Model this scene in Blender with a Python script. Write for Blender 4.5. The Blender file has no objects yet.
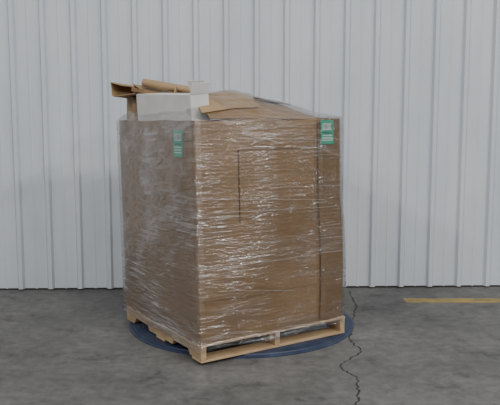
import bpy, bmesh, math, random
from mathutils import Vector, Matrix, noise
random.seed(4)
scene=bpy.context.scene
NX,NY=-0.318,4.41
ANG=math.radians(33)

# ---------- material helpers ----------
def newmat(name):
    m=bpy.data.materials.new(name); m.use_nodes=True
    nt=m.node_tree; nt.nodes.clear()
    return m,nt,nt.nodes,nt.links
def ramp(n,stops):
    r=n.new('ShaderNodeValToRGB')
    e=r.color_ramp.elements
    e[0].position,e[0].color=stops[0][0],(*stops[0][1],1)
    e[1].position,e[1].color=stops[-1][0],(*stops[-1][1],1)
    for p,c in stops[1:-1]:
        x=e.new(p); x.color=(*c,1)
    return r
def g(v): return (v,v,v)
def noisy(name,stops,scale=(1,1,1),nscale=5,detail=6,rough=.7,bump=.1,bdist=.01,spec=.3,metallic=0,rot=(0,0,0)):
    m,nt,n,l=newmat(name)
    tc=n.new('ShaderNodeTexCoord'); mp=n.new('ShaderNodeMapping')
    mp.inputs['Scale'].default_value=scale; mp.inputs['Rotation'].default_value=rot
    no=n.new('ShaderNodeTexNoise'); no.inputs['Scale'].default_value=nscale; no.inputs['Detail'].default_value=detail
    no.inputs['Roughness'].default_value=.6
    r=ramp(n,stops)
    b=n.new('ShaderNodeBump'); b.inputs['Strength'].default_value=bump; b.inputs['Distance'].default_value=bdist
    p=n.new('ShaderNodeBsdfPrincipled'); p.inputs['Roughness'].default_value=rough
    p.inputs['Specular IOR Level'].default_value=spec; p.inputs['Metallic'].default_value=metallic
    o=n.new('ShaderNodeOutputMaterial')
    l.new(tc.outputs['Object'],mp.inputs[0]); l.new(mp.outputs[0],no.inputs['Vector'])
    l.new(no.outputs['Fac'],r.inputs[0]); l.new(r.outputs[0],p.inputs['Base Color'])
    l.new(no.outputs['Fac'],b.inputs['Height']); l.new(b.outputs[0],p.inputs['Normal'])
    l.new(p.outputs[0],o.inputs[0])
    return m
def mesh_obj(name,verts,faces,mat=None,smooth=False,local=False,parent=None):
    me=bpy.data.meshes.new(name); me.from_pydata([tuple(v) for v in verts],[],faces); me.validate(); me.update()
    ob=bpy.data.objects.new(name,me); scene.collection.objects.link(ob)
    if mat:
        for mm in (mat if isinstance(mat,list) else [mat]): me.materials.append(mm)
    if smooth:
        for p in me.polygons: p.use_smooth=True
    if local:
        ob.location=(NX,NY,0); ob.rotation_euler=(0,0,ANG)
    if parent: ob.parent=parent
    return ob
def bevel(ob,w,seg=2):
    md=ob.modifiers.new('bevel','BEVEL'); md.width=w; md.segments=seg; md.limit_method='ANGLE'
def addbox(V,F,x0,x1,y0,y1,z0,z1,M=None):
    i=len(V)
    for z in (z0,z1):
        for x,y in ((x0,y0),(x1,y0),(x1,y1),(x0,y1)):
            p=Vector((x,y,z)); V.append(M@p if M else p)
    F+= [(i,i+3,i+2,i+1),(i+4,i+5,i+6,i+7),(i,i+1,i+5,i+4),(i+1,i+2,i+6,i+5),(i+2,i+3,i+7,i+6),(i+3,i,i+4,i+7)]

# ---------- materials ----------
m_wall=noisy('wall_paint_metal',[(.3,(.52,.555,.60)),(.7,(.61,.64,.68))],scale=(1,1,.35),nscale=1.6,rough=.42,bump=.05,bdist=.01,spec=.4)
def floor_mat():
    m,nt,n,l=newmat('concrete_floor')
    tc=n.new('ShaderNodeTexCoord')
    def nz(s,d,r=.6,off=(0,0,0)):
        mp=n.new('ShaderNodeMapping'); mp.inputs['Location'].default_value=off
        q=n.new('ShaderNodeTexNoise'); q.inputs['Scale'].default_value=s; q.inputs['Detail'].default_value=d; q.inputs['Roughness'].default_value=r
        l.new(tc.outputs['Object'],mp.inputs[0]); l.new(mp.outputs[0],q.inputs['Vector']); return q
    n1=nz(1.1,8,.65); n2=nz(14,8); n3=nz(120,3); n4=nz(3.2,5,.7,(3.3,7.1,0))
    r1=ramp(n,[(.3,(.092,.090,.087)),(.48,(.138,.134,.129)),(.72,(.205,.198,.188))])
    r2=ramp(n,[(.3,g(.70)),(.7,g(1.14))])
    r3=ramp(n,[(.3,g(.85)),(.7,g(1.1))])
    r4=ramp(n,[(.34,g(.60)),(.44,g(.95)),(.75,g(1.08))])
    cur=None
    for q,r in ((n1,r1),(n2,r2),(n3,r3),(n4,r4)):
        l.new(q.outputs['Fac'],r.inputs[0])
        if cur is None: cur=r.outputs[0]
        else:
            a=n.new('ShaderNodeMixRGB'); a.blend_type='MULTIPLY'; a.inputs[0].default_value=1
            l.new(cur,a.inputs[1]); l.new(r.outputs[0],a.inputs[2]); cur=a.outputs[0]
    bp=n.new('ShaderNodeBump'); bp.inputs['Strength'].default_value=.15; bp.inputs['Distance'].default_value=.01
    l.new(n2.outputs['Fac'],bp.inputs['Height'])
    p=n.new('ShaderNodeBsdfPrincipled'); p.inputs['Roughness'].default_value=.6; p.inputs['Specular IOR Level'].default_value=.35
    l.new(cur,p.inputs['Base Color']); l.new(bp.outputs[0],p.inputs['Normal'])
    o=n.new('ShaderNodeOutputMaterial'); l.new(p.outputs[0],o.inputs[0])
    return m
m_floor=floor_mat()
m_dark=noisy('dark_gap',[(.3,(.02,.02,.02)),(.7,(.05,.05,.048))],rough=.9)
m_slot=noisy('slot_shadow',[(.3,(.05,.032,.018)),(.7,(.07,.045,.025))],rough=.9)
m_crack=noisy('crack_dark',[(.3,(.028,.026,.024)),(.7,(.055,.05,.045))],rough=.95)
m_yellow=noisy('worn_yellow_paint',[(.35,(.20,.17,.10)),(.5,(.33,.24,.08)),(.7,(.42,.30,.09))],nscale=7,rough=.7)
m_card=noisy('corrugated_cardboard',[(.3,(.205,.126,.062)),(.5,(.25,.156,.078)),(.7,(.285,.18,.093))],scale=(1,1,.7),nscale=2.4,detail=4,rough=.6,bump=.03)
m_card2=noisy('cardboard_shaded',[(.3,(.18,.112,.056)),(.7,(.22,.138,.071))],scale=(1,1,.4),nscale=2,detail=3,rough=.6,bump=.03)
m_card3=noisy('cardboard_light',[(.3,(.31,.205,.11)),(.7,(.38,.26,.148))],nscale=4,rough=.7,bump=.08)
m_cardw=noisy('white_cardboard',[(.3,(.60,.59,.57)),(.7,(.70,.69,.67))],nscale=6,rough=.6,bump=.1)
m_wood=noisy('pallet_wood',[(.25,(.31,.20,.11)),(.5,(.47,.33,.19)),(.75,(.57,.42,.26))],scale=(2,14,14),nscale=2.5,rough=.75,bump=.25)
m_wood2=noisy('pallet_stringer_wood',[(.25,(.30,.20,.11)),(.5,(.45,.32,.19)),(.75,(.55,.41,.25))],scale=(14,2,14),nscale=2.5,rough=.75,bump=.25)
m_blue=noisy('blue_steel',[(.3,(.018,.028,.058)),(.55,(.03,.044,.085)),(.75,(.06,.075,.11))],nscale=6,rough=.5,bump=.05,spec=.4)
m_green=noisy('green_label',[(.3,(.03,.36,.22)),(.7,(.05,.44,.28))],nscale=9,rough=.5,bump=0)
m_label=noisy('label_print',[(.3,(.70,.74,.70)),(.7,(.80,.82,.80))],nscale=9,rough=.5,bump=0)
m_ink=noisy('label_ink',[(.3,(.02,.10,.07)),(.7,(.03,.13,.09))],nscale=9,rough=.5,bump=0)

def film_mat(name,base,gain,refl,maxs=.7,bd=.012):  # white streaks paint wrinkle highlights into the film as diffuse colour
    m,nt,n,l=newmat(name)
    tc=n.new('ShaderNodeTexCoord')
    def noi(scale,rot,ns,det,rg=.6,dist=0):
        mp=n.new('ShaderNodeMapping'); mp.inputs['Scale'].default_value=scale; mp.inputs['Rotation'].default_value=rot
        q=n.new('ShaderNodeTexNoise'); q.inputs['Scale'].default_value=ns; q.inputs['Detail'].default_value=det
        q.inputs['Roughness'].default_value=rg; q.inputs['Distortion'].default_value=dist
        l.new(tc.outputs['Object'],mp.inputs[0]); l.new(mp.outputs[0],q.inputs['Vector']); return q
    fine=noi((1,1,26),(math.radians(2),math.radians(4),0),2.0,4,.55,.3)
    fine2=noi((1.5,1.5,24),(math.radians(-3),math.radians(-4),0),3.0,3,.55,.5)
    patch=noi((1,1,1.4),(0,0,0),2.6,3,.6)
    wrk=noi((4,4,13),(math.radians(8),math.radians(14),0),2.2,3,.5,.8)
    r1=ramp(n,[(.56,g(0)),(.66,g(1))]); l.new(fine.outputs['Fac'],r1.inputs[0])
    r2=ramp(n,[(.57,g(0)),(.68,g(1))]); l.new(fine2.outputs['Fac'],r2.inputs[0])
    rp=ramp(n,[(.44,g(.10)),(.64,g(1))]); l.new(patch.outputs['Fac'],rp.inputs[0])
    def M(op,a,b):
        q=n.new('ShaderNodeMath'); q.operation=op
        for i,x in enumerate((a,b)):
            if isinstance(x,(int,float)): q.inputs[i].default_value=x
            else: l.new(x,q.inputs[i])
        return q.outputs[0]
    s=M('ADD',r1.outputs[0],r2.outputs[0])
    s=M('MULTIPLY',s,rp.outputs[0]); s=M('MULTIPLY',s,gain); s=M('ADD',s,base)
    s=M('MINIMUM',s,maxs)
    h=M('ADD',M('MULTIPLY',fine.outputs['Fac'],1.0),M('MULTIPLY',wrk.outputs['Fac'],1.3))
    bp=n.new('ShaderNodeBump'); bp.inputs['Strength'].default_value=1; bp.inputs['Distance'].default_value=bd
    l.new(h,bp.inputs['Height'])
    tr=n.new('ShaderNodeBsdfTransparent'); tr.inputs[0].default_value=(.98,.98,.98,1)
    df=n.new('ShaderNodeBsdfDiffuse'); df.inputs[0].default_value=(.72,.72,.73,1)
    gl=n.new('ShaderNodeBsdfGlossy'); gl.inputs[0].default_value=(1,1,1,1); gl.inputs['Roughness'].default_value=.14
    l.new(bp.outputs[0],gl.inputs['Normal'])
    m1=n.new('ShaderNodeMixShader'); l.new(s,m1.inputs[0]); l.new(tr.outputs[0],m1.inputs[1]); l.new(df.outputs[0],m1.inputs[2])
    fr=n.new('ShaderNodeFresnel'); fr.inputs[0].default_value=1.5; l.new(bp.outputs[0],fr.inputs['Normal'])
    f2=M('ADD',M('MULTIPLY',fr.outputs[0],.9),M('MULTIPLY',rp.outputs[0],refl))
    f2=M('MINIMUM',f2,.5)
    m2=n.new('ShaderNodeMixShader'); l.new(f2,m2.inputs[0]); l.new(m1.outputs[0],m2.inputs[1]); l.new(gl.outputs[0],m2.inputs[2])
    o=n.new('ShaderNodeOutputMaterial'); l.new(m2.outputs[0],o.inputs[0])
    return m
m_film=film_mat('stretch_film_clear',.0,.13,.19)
m_filmL=film_mat('stretch_film_hazy_left',.05,.30,.18)  # heavier milky haze painted into the left-side film
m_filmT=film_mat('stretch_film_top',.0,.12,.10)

# ---------- room ----------
WR=math.radians(1.6)
V=[];F=[]
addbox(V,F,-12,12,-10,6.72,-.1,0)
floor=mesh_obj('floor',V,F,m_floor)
def rib_wall():
    pitch=.278; prof=[]
    x=-40*pitch+0.06
    while x<12:
        prof+= [(x-.034,0),(x-.017,-.032),(x+.017,-.032),(x+.034,0)]
        c=x+pitch/2
        prof+= [(c-.012,0),(c-.006,-.003),(c+.006,-.003),(c+.012,0)]
        x+=pitch
    V=[];F=[]
    for (px,py) in prof:
        V.append((px,py,0.012)); V.append((px,py,6.0))
    for i in range(len(prof)-1):
        F.append((2*i,2*i+2,2*i+3,2*i+1))
    k=len(V)
    V+= [(prof[0][0],.12,0.012),(prof[-1][0],.12,.012),(prof[-1][0],.12,6),(prof[0][0],.12,6)]
    F.append((k+1,k,k+3,k+2))
    ob=mesh_obj('wall_back',V,F,m_wall)
    ob.location=(0,6.56,0); ob.rotation_euler=(0,0,WR)
    return ob
rib_wall()
V=[];F=[]; addbox(V,F,-11,11,-.002,.03,0,.016)
tr=mesh_obj('trim_1',V,F,m_dark); tr.location=(0,6.56,0); tr.rotation_euler=(0,0,WR)

pts=[(.58,3.3),(.60,3.6),(.605,3.80),(.625,3.9),(.644,4.016),(.655,4.12),(.668,4.21),(.64,4.28),(.606,4.35),(.59,4.40),(.605,4.465),(.70,4.60),(.777,4.705),(.765,4.80),(.73,4.93),(.735,5.02),(.78,5.2),(.80,5.35),(.86,5.6),(.88,5.75),(.93,5.95),(.92,6.2),(.95,6.5)]
def crack(name,pts,w):
    P=[]
    for i in range(len(pts)-1):
        a,b=Vector(pts[i]),Vector(pts[i+1])
        for k in range(6):
            p=a.lerp(b,k/6)
            P.append(p+Vector((random.uniform(-1,1)*.011,0)))
    V=[];F=[]
    for i,p in enumerate(P):
        ww=w*random.uniform(.5,1.4)
        V+= [(p.x-ww,p.y,.0012),(p.x+ww,p.y+random.uniform(-.004,.004),.0012)]
        if i: F.append((2*i-2,2*i-1,2*i+1,2*i))
    return mesh_obj(name,V,F,m_crack)
crack('floor_crack',pts,.0055)
V=[];F=[]; addbox(V,F,1.38,7,6.03,6.17,0,.002)
mesh_obj('floor_marking_stripe',V,F,m_yellow)

# ---------- turntable ----------
def lathe(name,prof,seg,mat,loc):
    V=[];F=[];n=len(prof)
    for s in range(seg):
        t=2*math.pi*s/seg
        for r,z in prof: V.append((r*math.cos(t),r*math.sin(t),z))
    for s in range(seg):
        s2=(s+1)%seg
        for i in range(n-1): F.append((s*n+i,s2*n+i,s2*n+i+1,s*n+i+1))
    i=len(V); V.append((0,0,prof[-1][1])); 
    for s in range(seg): F.append((s*n+n-1,((s+1)%seg)*n+n-1,i))
    ob=mesh_obj(name,V,F,mat); ob.location=loc; return ob
lathe('pallet_wrapper_turntable',[(.89,0),(.89,.006),(.875,.012),(.86,.012),(.855,.02),(.81,.021),(.805,.0185),(.79,.0185),(.785,.021)],96,m_blue,(-.065,5.46,0))

# ---------- pallet ----------
V=[];F=[]
L=1.22; z0=.0215
for b0,w in ((0,.13),(.545,.13),(1.09,.13)):
    addbox(V,F,0.0+random.uniform(-.004,.004),L+random.uniform(-.004,.004),b0,b0+w,z0,z0+.017)
b=0
for w in (.135,.09,.09,.09,.09,.09,.09,.135):
    addbox(V,F,random.uniform(-.006,.006),L+random.uniform(-.006,.006),b,b+w,z0+.107,z0+.124+random.uniform(0,.002))
    b+=w+ (L-.81)/7
nb=len(F)
for a0 in (.0,.59,1.18):
    prof=[(0,0),(.16,0),(.18,.035),(.40,.035),(.42,0),(.80,0),(.82,.035),(1.04,.035),(1.06,0),(1.22,0),(1.22,.09),(0,.09)]
    i=len(V)
    zz=z0+.017
    for aa in (a0,a0+.04):
        for bb,z in prof: V.append(Vector((aa,bb,zz+z)))
    n=len(prof)
    F.append(tuple(range(i,i+n))[::-1]); F.append(tuple(range(i+n,i+2*n)))
    for k in range(n): F.append((i+k,i+(k+1)%n,i+n+(k+1)%n,i+n+k))
pal=mesh_obj('wooden_pallet',V,F,[m_wood,m_wood2],local=True)
for i,p in enumerate(pal.data.polygons):
    p.material_index=0 if i<nb else 1
bm=bmesh.new(); bm.from_mesh(pal.data); bmesh.ops.recalc_face_normals(bm,faces=bm.faces); bm.to_mesh(pal.data); bm.free()
bevel(pal,.003)

# ---------- box + film loft ----------
ZB=.149; ZT=1.60
AMP=.011; BUL=.018
poly=[(0,0),(.98,0),(1.205,.02),(1.225,1.225),(-.005,1.225)]
def lean(x,y,z):
    f=z/1.6
    sag=.028*math.sin(math.pi*min(1,max(0,(1.05-z)/1.0)))*max(0,(x-.5)/.7) if z<1.05 else 0
    return x-.022*f+sag, y+.018*f
def disp(px,py,z,tt,Ln):
    bul=math.sin(math.pi*tt)*(BUL if Ln>.5 else 0)*math.sin(math.pi*min(1,max(0,z/1.6)))
    return bul+AMP*noise.noise(Vector((px*3+7,py*3,z*2.5)))*min(1,tt*8,(1-tt)*8)
def ring(off,z,step=.04):
    out=[]
    n=len(poly)
    for i in range(n):
        a=Vector(poly[i]); b=Vector(poly[(i+1)%n])
        d=(b-a); Ln=d.length; d.normalize(); nrm=Vector((d.y,-d.x))
        k=max(2,int(Ln/step))
        pd=(a-Vector(poly[i-1])).normalized(); pn=Vector((pd.y,-pd.x))
        for j in range(k):
            p=a.lerp(b,j/k); tt=j/k
            if callable(off): o_=off(p.x,p.y,z)
            else: o_=off
            if j==0:
                nn=(nrm+pn); nn=nn/ (nn.length**2)*2 
                q=p+nn*(o_-.005)
            else:
                q=p+nrm*(o_+disp(p.x,p.y,z,tt,Ln))
            out.append(lean(q.x,q.y,z))
    return out
def front(a,z,out):
    return lean(a,-out-disp(a,0,z,a/.98,.98),z)
def left(b,z,out):
    return lean(-out-disp(0,b,z,1-b/1.225,1.2),b,z)
def sagz(x,y,z):
    if z<1.4: return 0
    k=(z-1.4)/.2
    return k*(.012*x+.012*noise.noise(Vector((x*3.3,y*3.3,9)))-.004)
zs=[ZB+(ZT-ZB)*i/40 for i in range(41)]
def loft(rings):
    V=[];F=[];n=len(rings[0])
    for r in rings: V+=r
    for k in range(len(rings)-1):
        for i in range(n):
            j=(i+1)%n
            F.append((k*n+i,k*n+j,(k+1)*n+j,(k+1)*n+i))
    return V,F,n
R=[[(x,y,z+sagz(x,y,z)) for x,y in ring(0,z)] for z in zs]
R+= [[(x,y,z+sagz(x,y,z)) for x,y in ring(-.012,z)] for z in (ZT,ZT-.15)]
V,F,n=loft(R)
F.append(tuple(range(n))[::-1])
i0=len(V)-n
F.append(tuple(range(i0,i0+n)))
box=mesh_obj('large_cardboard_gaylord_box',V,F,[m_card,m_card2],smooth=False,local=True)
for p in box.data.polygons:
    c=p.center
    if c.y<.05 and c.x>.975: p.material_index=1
def strip(name,a0,a1,z0_,z1_,mat,out=.002,nseg=24,parent=box):
    V=[];F=[]
    for k in range(nseg+1):
        z=z0_+(z1_-z0_)*k/nseg
        for w in (a0,a1):
            x,y=front(w,z,out); V.append((x,y,z))
        if k:
            i=2*k; F.append((i-2,i-1,i+1,i))
    return mesh_obj(name,V,F,mat,parent=parent)
strip('cut_slot',.304,.313,.93,1.41,m_slot,out=.004)
strip('panel_seam_1',.971,.979,.17,1.58,m_slot,out=.004)
# horizontal score lines folded into the board
def score(name,a0,a1,z,h):
    V=[];F=[]
    for k in range(31):
        a=a0+(a1-a0)*k/30
        for zz in (z-h,z+h):
            x,y=front(a,zz,.004); V.append((x,y,zz))
        if k: i=2*k; F.append((i-2,i,i+1,i-1))
    mesh_obj(name,V,F,m_card2,parent=box)
score('score_line_1',.31,.97,1.41,.004)
score('score_line_2',.01,.97,.43,.004)
# ---------- labels ----------
def flat(a0,a1,z0_,z1_,side,o):
    V=[]
    for w,z in ((a0,z0_),(a1,z0_),(a1,z1_),(a0,z1_)):
        if side=='left': x,y=left(w,z,o)
        else: x,y=lean(w,-o+.02*(w-.98)/.225,z)
        V.append((x,y,z))
    return V,[(0,1,2,3)]
def label(name,a0,a1,z0_,z1_,side,out):
    mesh_obj(name,*flat(a0,a1,z0_,z1_,side,out),m_green,local=False,parent=box)
    c=[Vector(v) for v in flat(a0,a1,z0_,z1_,side,out)[0]]
    nr=(c[1]-c[0]).cross(c[3]-c[0]).normalized()
    if side=='left' and nr.x>0: nr=-nr
    if side!='left' and nr.y>0: nr=-nr
    def P(u,v,o):
        return c[0].lerp(c[1],u).lerp(c[3].lerp(c[2],u),v)+nr*o
    def quads(nm,lst,mat):
        V=[];F=[]
        for (u0,u1,v0,v1,o) in lst:
            i=len(V); V+=[P(u0,v0,o),P(u1,v0,o),P(u1,v1,o),P(u0,v1,o)]; F.append((i,i+1,i+2,i+3))
        mesh_obj(nm,V,F,mat,parent=box)
    quads(name+'_print',[(.12,.88,v,v+.035,.0006) for v in (.14,.24,.34)]+[(.15,.85,.60,.86,.0006)],m_label)
    q=[];x=.2
    while x<.8:
        ww=random.choice((.03,.05,.07)); q.append((x,x+ww,.63,.83,.0011)); x+=ww+.05
    q.append((.12,.88,.44,.50,.0006))
    quads(name+'_barcode',q,m_ink)
label('label_left',.16,.29,1.36,1.535,'left',.005)
label('label_right',1.0,1.125,1.43,1.60,'front',.010)

# ---------- heap height ----------
def interp(t,P):
    if t<=P[0][0]: return P[0][1]
    for (a,b),(c,d) in zip(P,P[1:]):
        if t<=c: return b+(d-b)*(t-a)/(c-a)
    return P[-1][1]
RG=[(-.1,.06),(0,.12),(.2,.165),(.4,.182),(.6,.172),(.78,.135),(.95,.09),(1.1,.04),(1.25,-.01)]
def H(a,b):
    r=interp(a,RG)
    if b<.30: return r*(max(0,b)/.30)**.8
    return r*(1-.6*(b-.30)/.9)
def lump(a,b):
    return .020*noise.noise(Vector((a*4+3,b*4,1)))+.009*noise.noise(Vector((a*9,b*9,5)))
def lid(a,b): return 1.600+H(a,b)+lump(a,b)*min(1,b*6)
def sheet(name,a0,a1,b0,b1,na,nb_,fn,mat,th=.005,parent=None,warp=None):
    V=[];F=[]
    for j in range(nb_+1):
        for i in range(na+1):
            a=a0+(a1-a0)*i/na; b=b0+(b1-b0)*j/nb_
            if warp: a,b=warp(a,b)
            V.append((a-.022,b+.018,fn(a,b)))
    for j in range(nb_):
        for i in range(na):
            k=j*(na+1)+i; F.append((k,k+1,k+na+2,k+na+1))
    ob=mesh_obj(name,V,F,mat,local=(parent is None),parent=parent)
    s=ob.modifiers.new('solid','SOLIDIFY'); s.thickness=th; s.offset=-1
    return ob
sheet('folded_lid_main',.12,1.17,.01,1.15,36,30,lid,m_card,parent=box)
sheet('folded_lid_flap',.08,.56,.05,.34,20,14,lambda a,b:lid(a,b)+.014,m_card3,parent=box,warp=lambda a,b:(a+.25*(b-.05),b+.12*(a-.08)))
def fl(a,b): return lid(.75,.33)+.03-(a-.62)*.15+.006*math.sin(b*20)
sheet('folded_lid_corner',.60,.90,.22,.48,8,6,fl,m_card2,parent=box)

# ---------- scraps ----------
pile=bpy.data.objects.new('cardboard_scrap_pile',None); scene.collection.objects.link(pile)
pile.location=(NX,NY,0); pile.rotation_euler=(0,0,ANG)
def M3(loc,rz=0,ry=0,rx=0):
    return Matrix.Translation(loc)@Matrix.Rotation(math.radians(rz),4,'Z')@Matrix.Rotation(math.radians(ry),4,'Y')@Matrix.Rotation(math.radians(rx),4,'X')
V=[];F=[]
M=M3((-.03,1.0,1.78),rz=34,ry=2,rx=-6)
addbox(V,F,-.08,.30,-.09,.09,-.004,0,M)
addbox(V,F,-.08,.30,-.09,-.086,0,.065,M)
addbox(V,F,-.10,.30,.086,.09,0,.10,M)
M2=M@M3((0,.088,.10),rx=-160)
addbox(V,F,-.11,.28,0,.10,-.002,.003,M2)
M2=M@M3((0,-.088,.065),rx=215)
addbox(V,F,-.08,.26,0,.07,-.002,.003,M2)
addbox(V,F,.2,.204,-.09,.09,0,.08,M)
mesh_obj('open_carton_offcut',V,F,m_card3,parent=pile)
V=[];F=[]
M=M3((.14,1.06,1.62),rz=-8)
addbox(V,F,-.14,.16,-.10,.09,-.16,.15,M)
o=mesh_obj('small_carton',V,F,m_card3,parent=pile); bevel(o,.004)
def tube(name,p0,p1,r,ri,mat,sq=.8):
    p0=Vector(p0);p1=Vector(p1); d=(p1-p0).normalized(); q=d.to_track_quat('Z','Y').to_matrix()
    V=[];F=[];seg=28; Ln=(p1-p0).length
    prof=[(ri,0),(r,0),(r,Ln),(ri,Ln)]
    for s in range(seg):
        t=2*math.pi*s/seg
        for rr,z in prof: V.append(p0+q@Vector((rr*math.cos(t),rr*sq*math.sin(t),z)))
    for s in range(seg):
        s2=(s+1)%seg
        for i in range(4): F.append((s*4+i,s2*4+i,s2*4+(i+1)%4,s*4+(i+1)%4))
    return mesh_obj(name,V,F,mat,parent=pile)
tube('kraft_tube',(.02,.86,1.87),(.27,.54,1.80),.036,.028,m_card3)
V=[];F=[]
M=M3((.12,.80,1.80),rz=-38,ry=9,rx=15)
addbox(V,F,-.20,.22,-.05,.05,-.012,.012,M)
mesh_obj('folded_strip',V,F,m_card,parent=pile)
V=[];F=[]
MC=M3((.05,.52,1.66),rz=93,ry=-2,rx=-5)
addbox(V,F,-.38,.38,-.09,.05,-.13,.12,MC)
o=mesh_obj('white_carton',V,F,m_cardw,parent=pile); bevel(o,.004)
V=[];F=[]
M=MC@M3((-.38,0,.12),ry=-18)
addbox(V,F,-.003,.003,-.09,.05,0,.075,M)
M=MC@M3((0,-.09,.12),rx=-14)
addbox(V,F,-.38,-.16,-.003,.003,0,.085,M)
mesh_obj('white_carton_flaps',V,F,m_cardw,parent=pile)
V=[];F=[]
M=M3((.2,.75,1.64),rz=60,ry=5,rx=12)
addbox(V,F,-.3,.3,-.004,.004,-.15,.17,M)
mesh_obj('brown_sheet',V,F,m_card3,parent=pile)

# ---------- film ----------
def foff(x,y,z):
    s=x-y*1.3
    r1=noise.noise(Vector((s*2.2,z*30+s*3,1.7)))
    r2=noise.noise(Vector((s*4,z*55-s*6,7.1)))
    pm=.5+noise.noise(Vector((s*1.6+4,z*1.8,2.2)))
    pm=min(1,max(.2,pm))
    return .015+(.0055*r1+.0028*r2)*pm + (.008 if z<.15 else 0)
rings=[]
NZ=260
zf=[.10+(1.60-.10)*i/NZ for i in range(NZ+1)]
for z in zf:
    rr=ring(foff,z,step=.02)
    rings.append([(x,y,z+sagz(x,y,z)+ (.02*noise.noise(Vector((x*3,y*3,0))) if z<.11 else 0)) for x,y in rr])
top=ring(.012,1.6,step=.02)
def TH(a,b):
    h=H(a,b)+max(0,lump(a,b)+.008)*min(1,max(0,b)*6)+.008
    if a<.12: h=min(h,.015+.10*min(1,max(0,a+.02)/.12)) if b>.12 else h
    if b>.92 and a<.2: h=max(h,.10*min(1,max(0,a+.02)/.06)*min(1,max(0,1.2-b)/.12))
    if a>1.0: h=min(h,.006+max(0,1.22-a)*.40)
    if b>1.0: h=min(h,.004+max(0,1.2-b)*.6)
    return h
for t in [ .01,.02,.04,.06,.08,.1,.125,.15,.18,.21,.25,.3,.36,.45,.55,.66,.78,.9]:
    rg=[]
    for x,y in top:
        X=x+(.58-x)*t; Y=y+(.6-y)*t
        rg.append((X,Y,1.605+sagz(X,Y,1.6)+TH(X+.022,Y-.018)+.005*noise.noise(Vector((X*5,Y*22,3)))))
    rings.append(rg)
V,F,n=loft(rings)
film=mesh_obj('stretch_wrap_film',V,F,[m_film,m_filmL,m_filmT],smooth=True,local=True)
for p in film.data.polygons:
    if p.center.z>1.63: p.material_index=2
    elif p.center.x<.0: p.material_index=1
def strands():
    V=[];F=[]
    for k in range(40):
        z=random.uniform(.2,1.55); sl=random.uniform(-.12,.02); w=random.uniform(.0003,.0008)
        m=len(ring(.0165,z)); st=random.randint(0,m-1); ln=random.randint(8,40)
        i=len(V)
        for q in range(ln):
            zz=z+sl*(q/ln)+.002*math.sin(q*.9+k)
            x,y=ring(.023,zz)[(st+q)%m]
            V+= [(x,y,zz-w),(x,y,zz+w)]
            if q:
                a=i+2*q; F.append((a-2,a,a+1,a-1))
    return V,F
m_str=noisy('film_strand',[(.3,g(.35)),(.7,g(.6))],nscale=20,rough=.25,spec=.6)
V,F=strands(); mesh_obj('film_strands',V,F,m_str,parent=film)

# ---------- lights: unseen high-bay fixtures, far-right one added for film glints ----------
def area(name,loc,target,sx,sy,e,col=(1,1,1)):
    ld=bpy.data.lights.new(name,'AREA'); ld.shape='RECTANGLE'; ld.size=sx; ld.size_y=sy; ld.energy=e; ld.color=col
    o=bpy.data.objects.new(name,ld); scene.collection.objects.link(o); o.location=loc
    d=Vector(target)-Vector(loc); o.rotation_euler=d.to_track_quat('-Z','Y').to_euler(); return o
k=1
for (x,y,e) in ((-5,-6,190),(0,-6,190),(5,-6,230),(-5,-1,190),(0,-1,140),(5,-1,230),(9,-.5,300),(-5,4,60),(5,4,50),(0,3.2,40)):
    area('overhead_light_%d'%k,(x,y,6.2),(x*.6,y+2,0),1.3,.5,e,(1,.995,.98)); k+=1
w=bpy.data.worlds.new('world'); scene.world=w; w.use_nodes=True
bg=w.node_tree.nodes['Background']; bg.inputs[0].default_value=(.90,.94,1,1); bg.inputs[1].default_value=.13

# ---------- camera ----------
cd=bpy.data.cameras.new('camera'); cam=bpy.data.objects.new('camera',cd); scene.collection.objects.link(cam)
cd.sensor_width=36; cd.lens=50.4
cam.location=(0,0,1.6); cam.rotation_euler=(math.radians(90-6.72),0,0)
scene.camera=cam
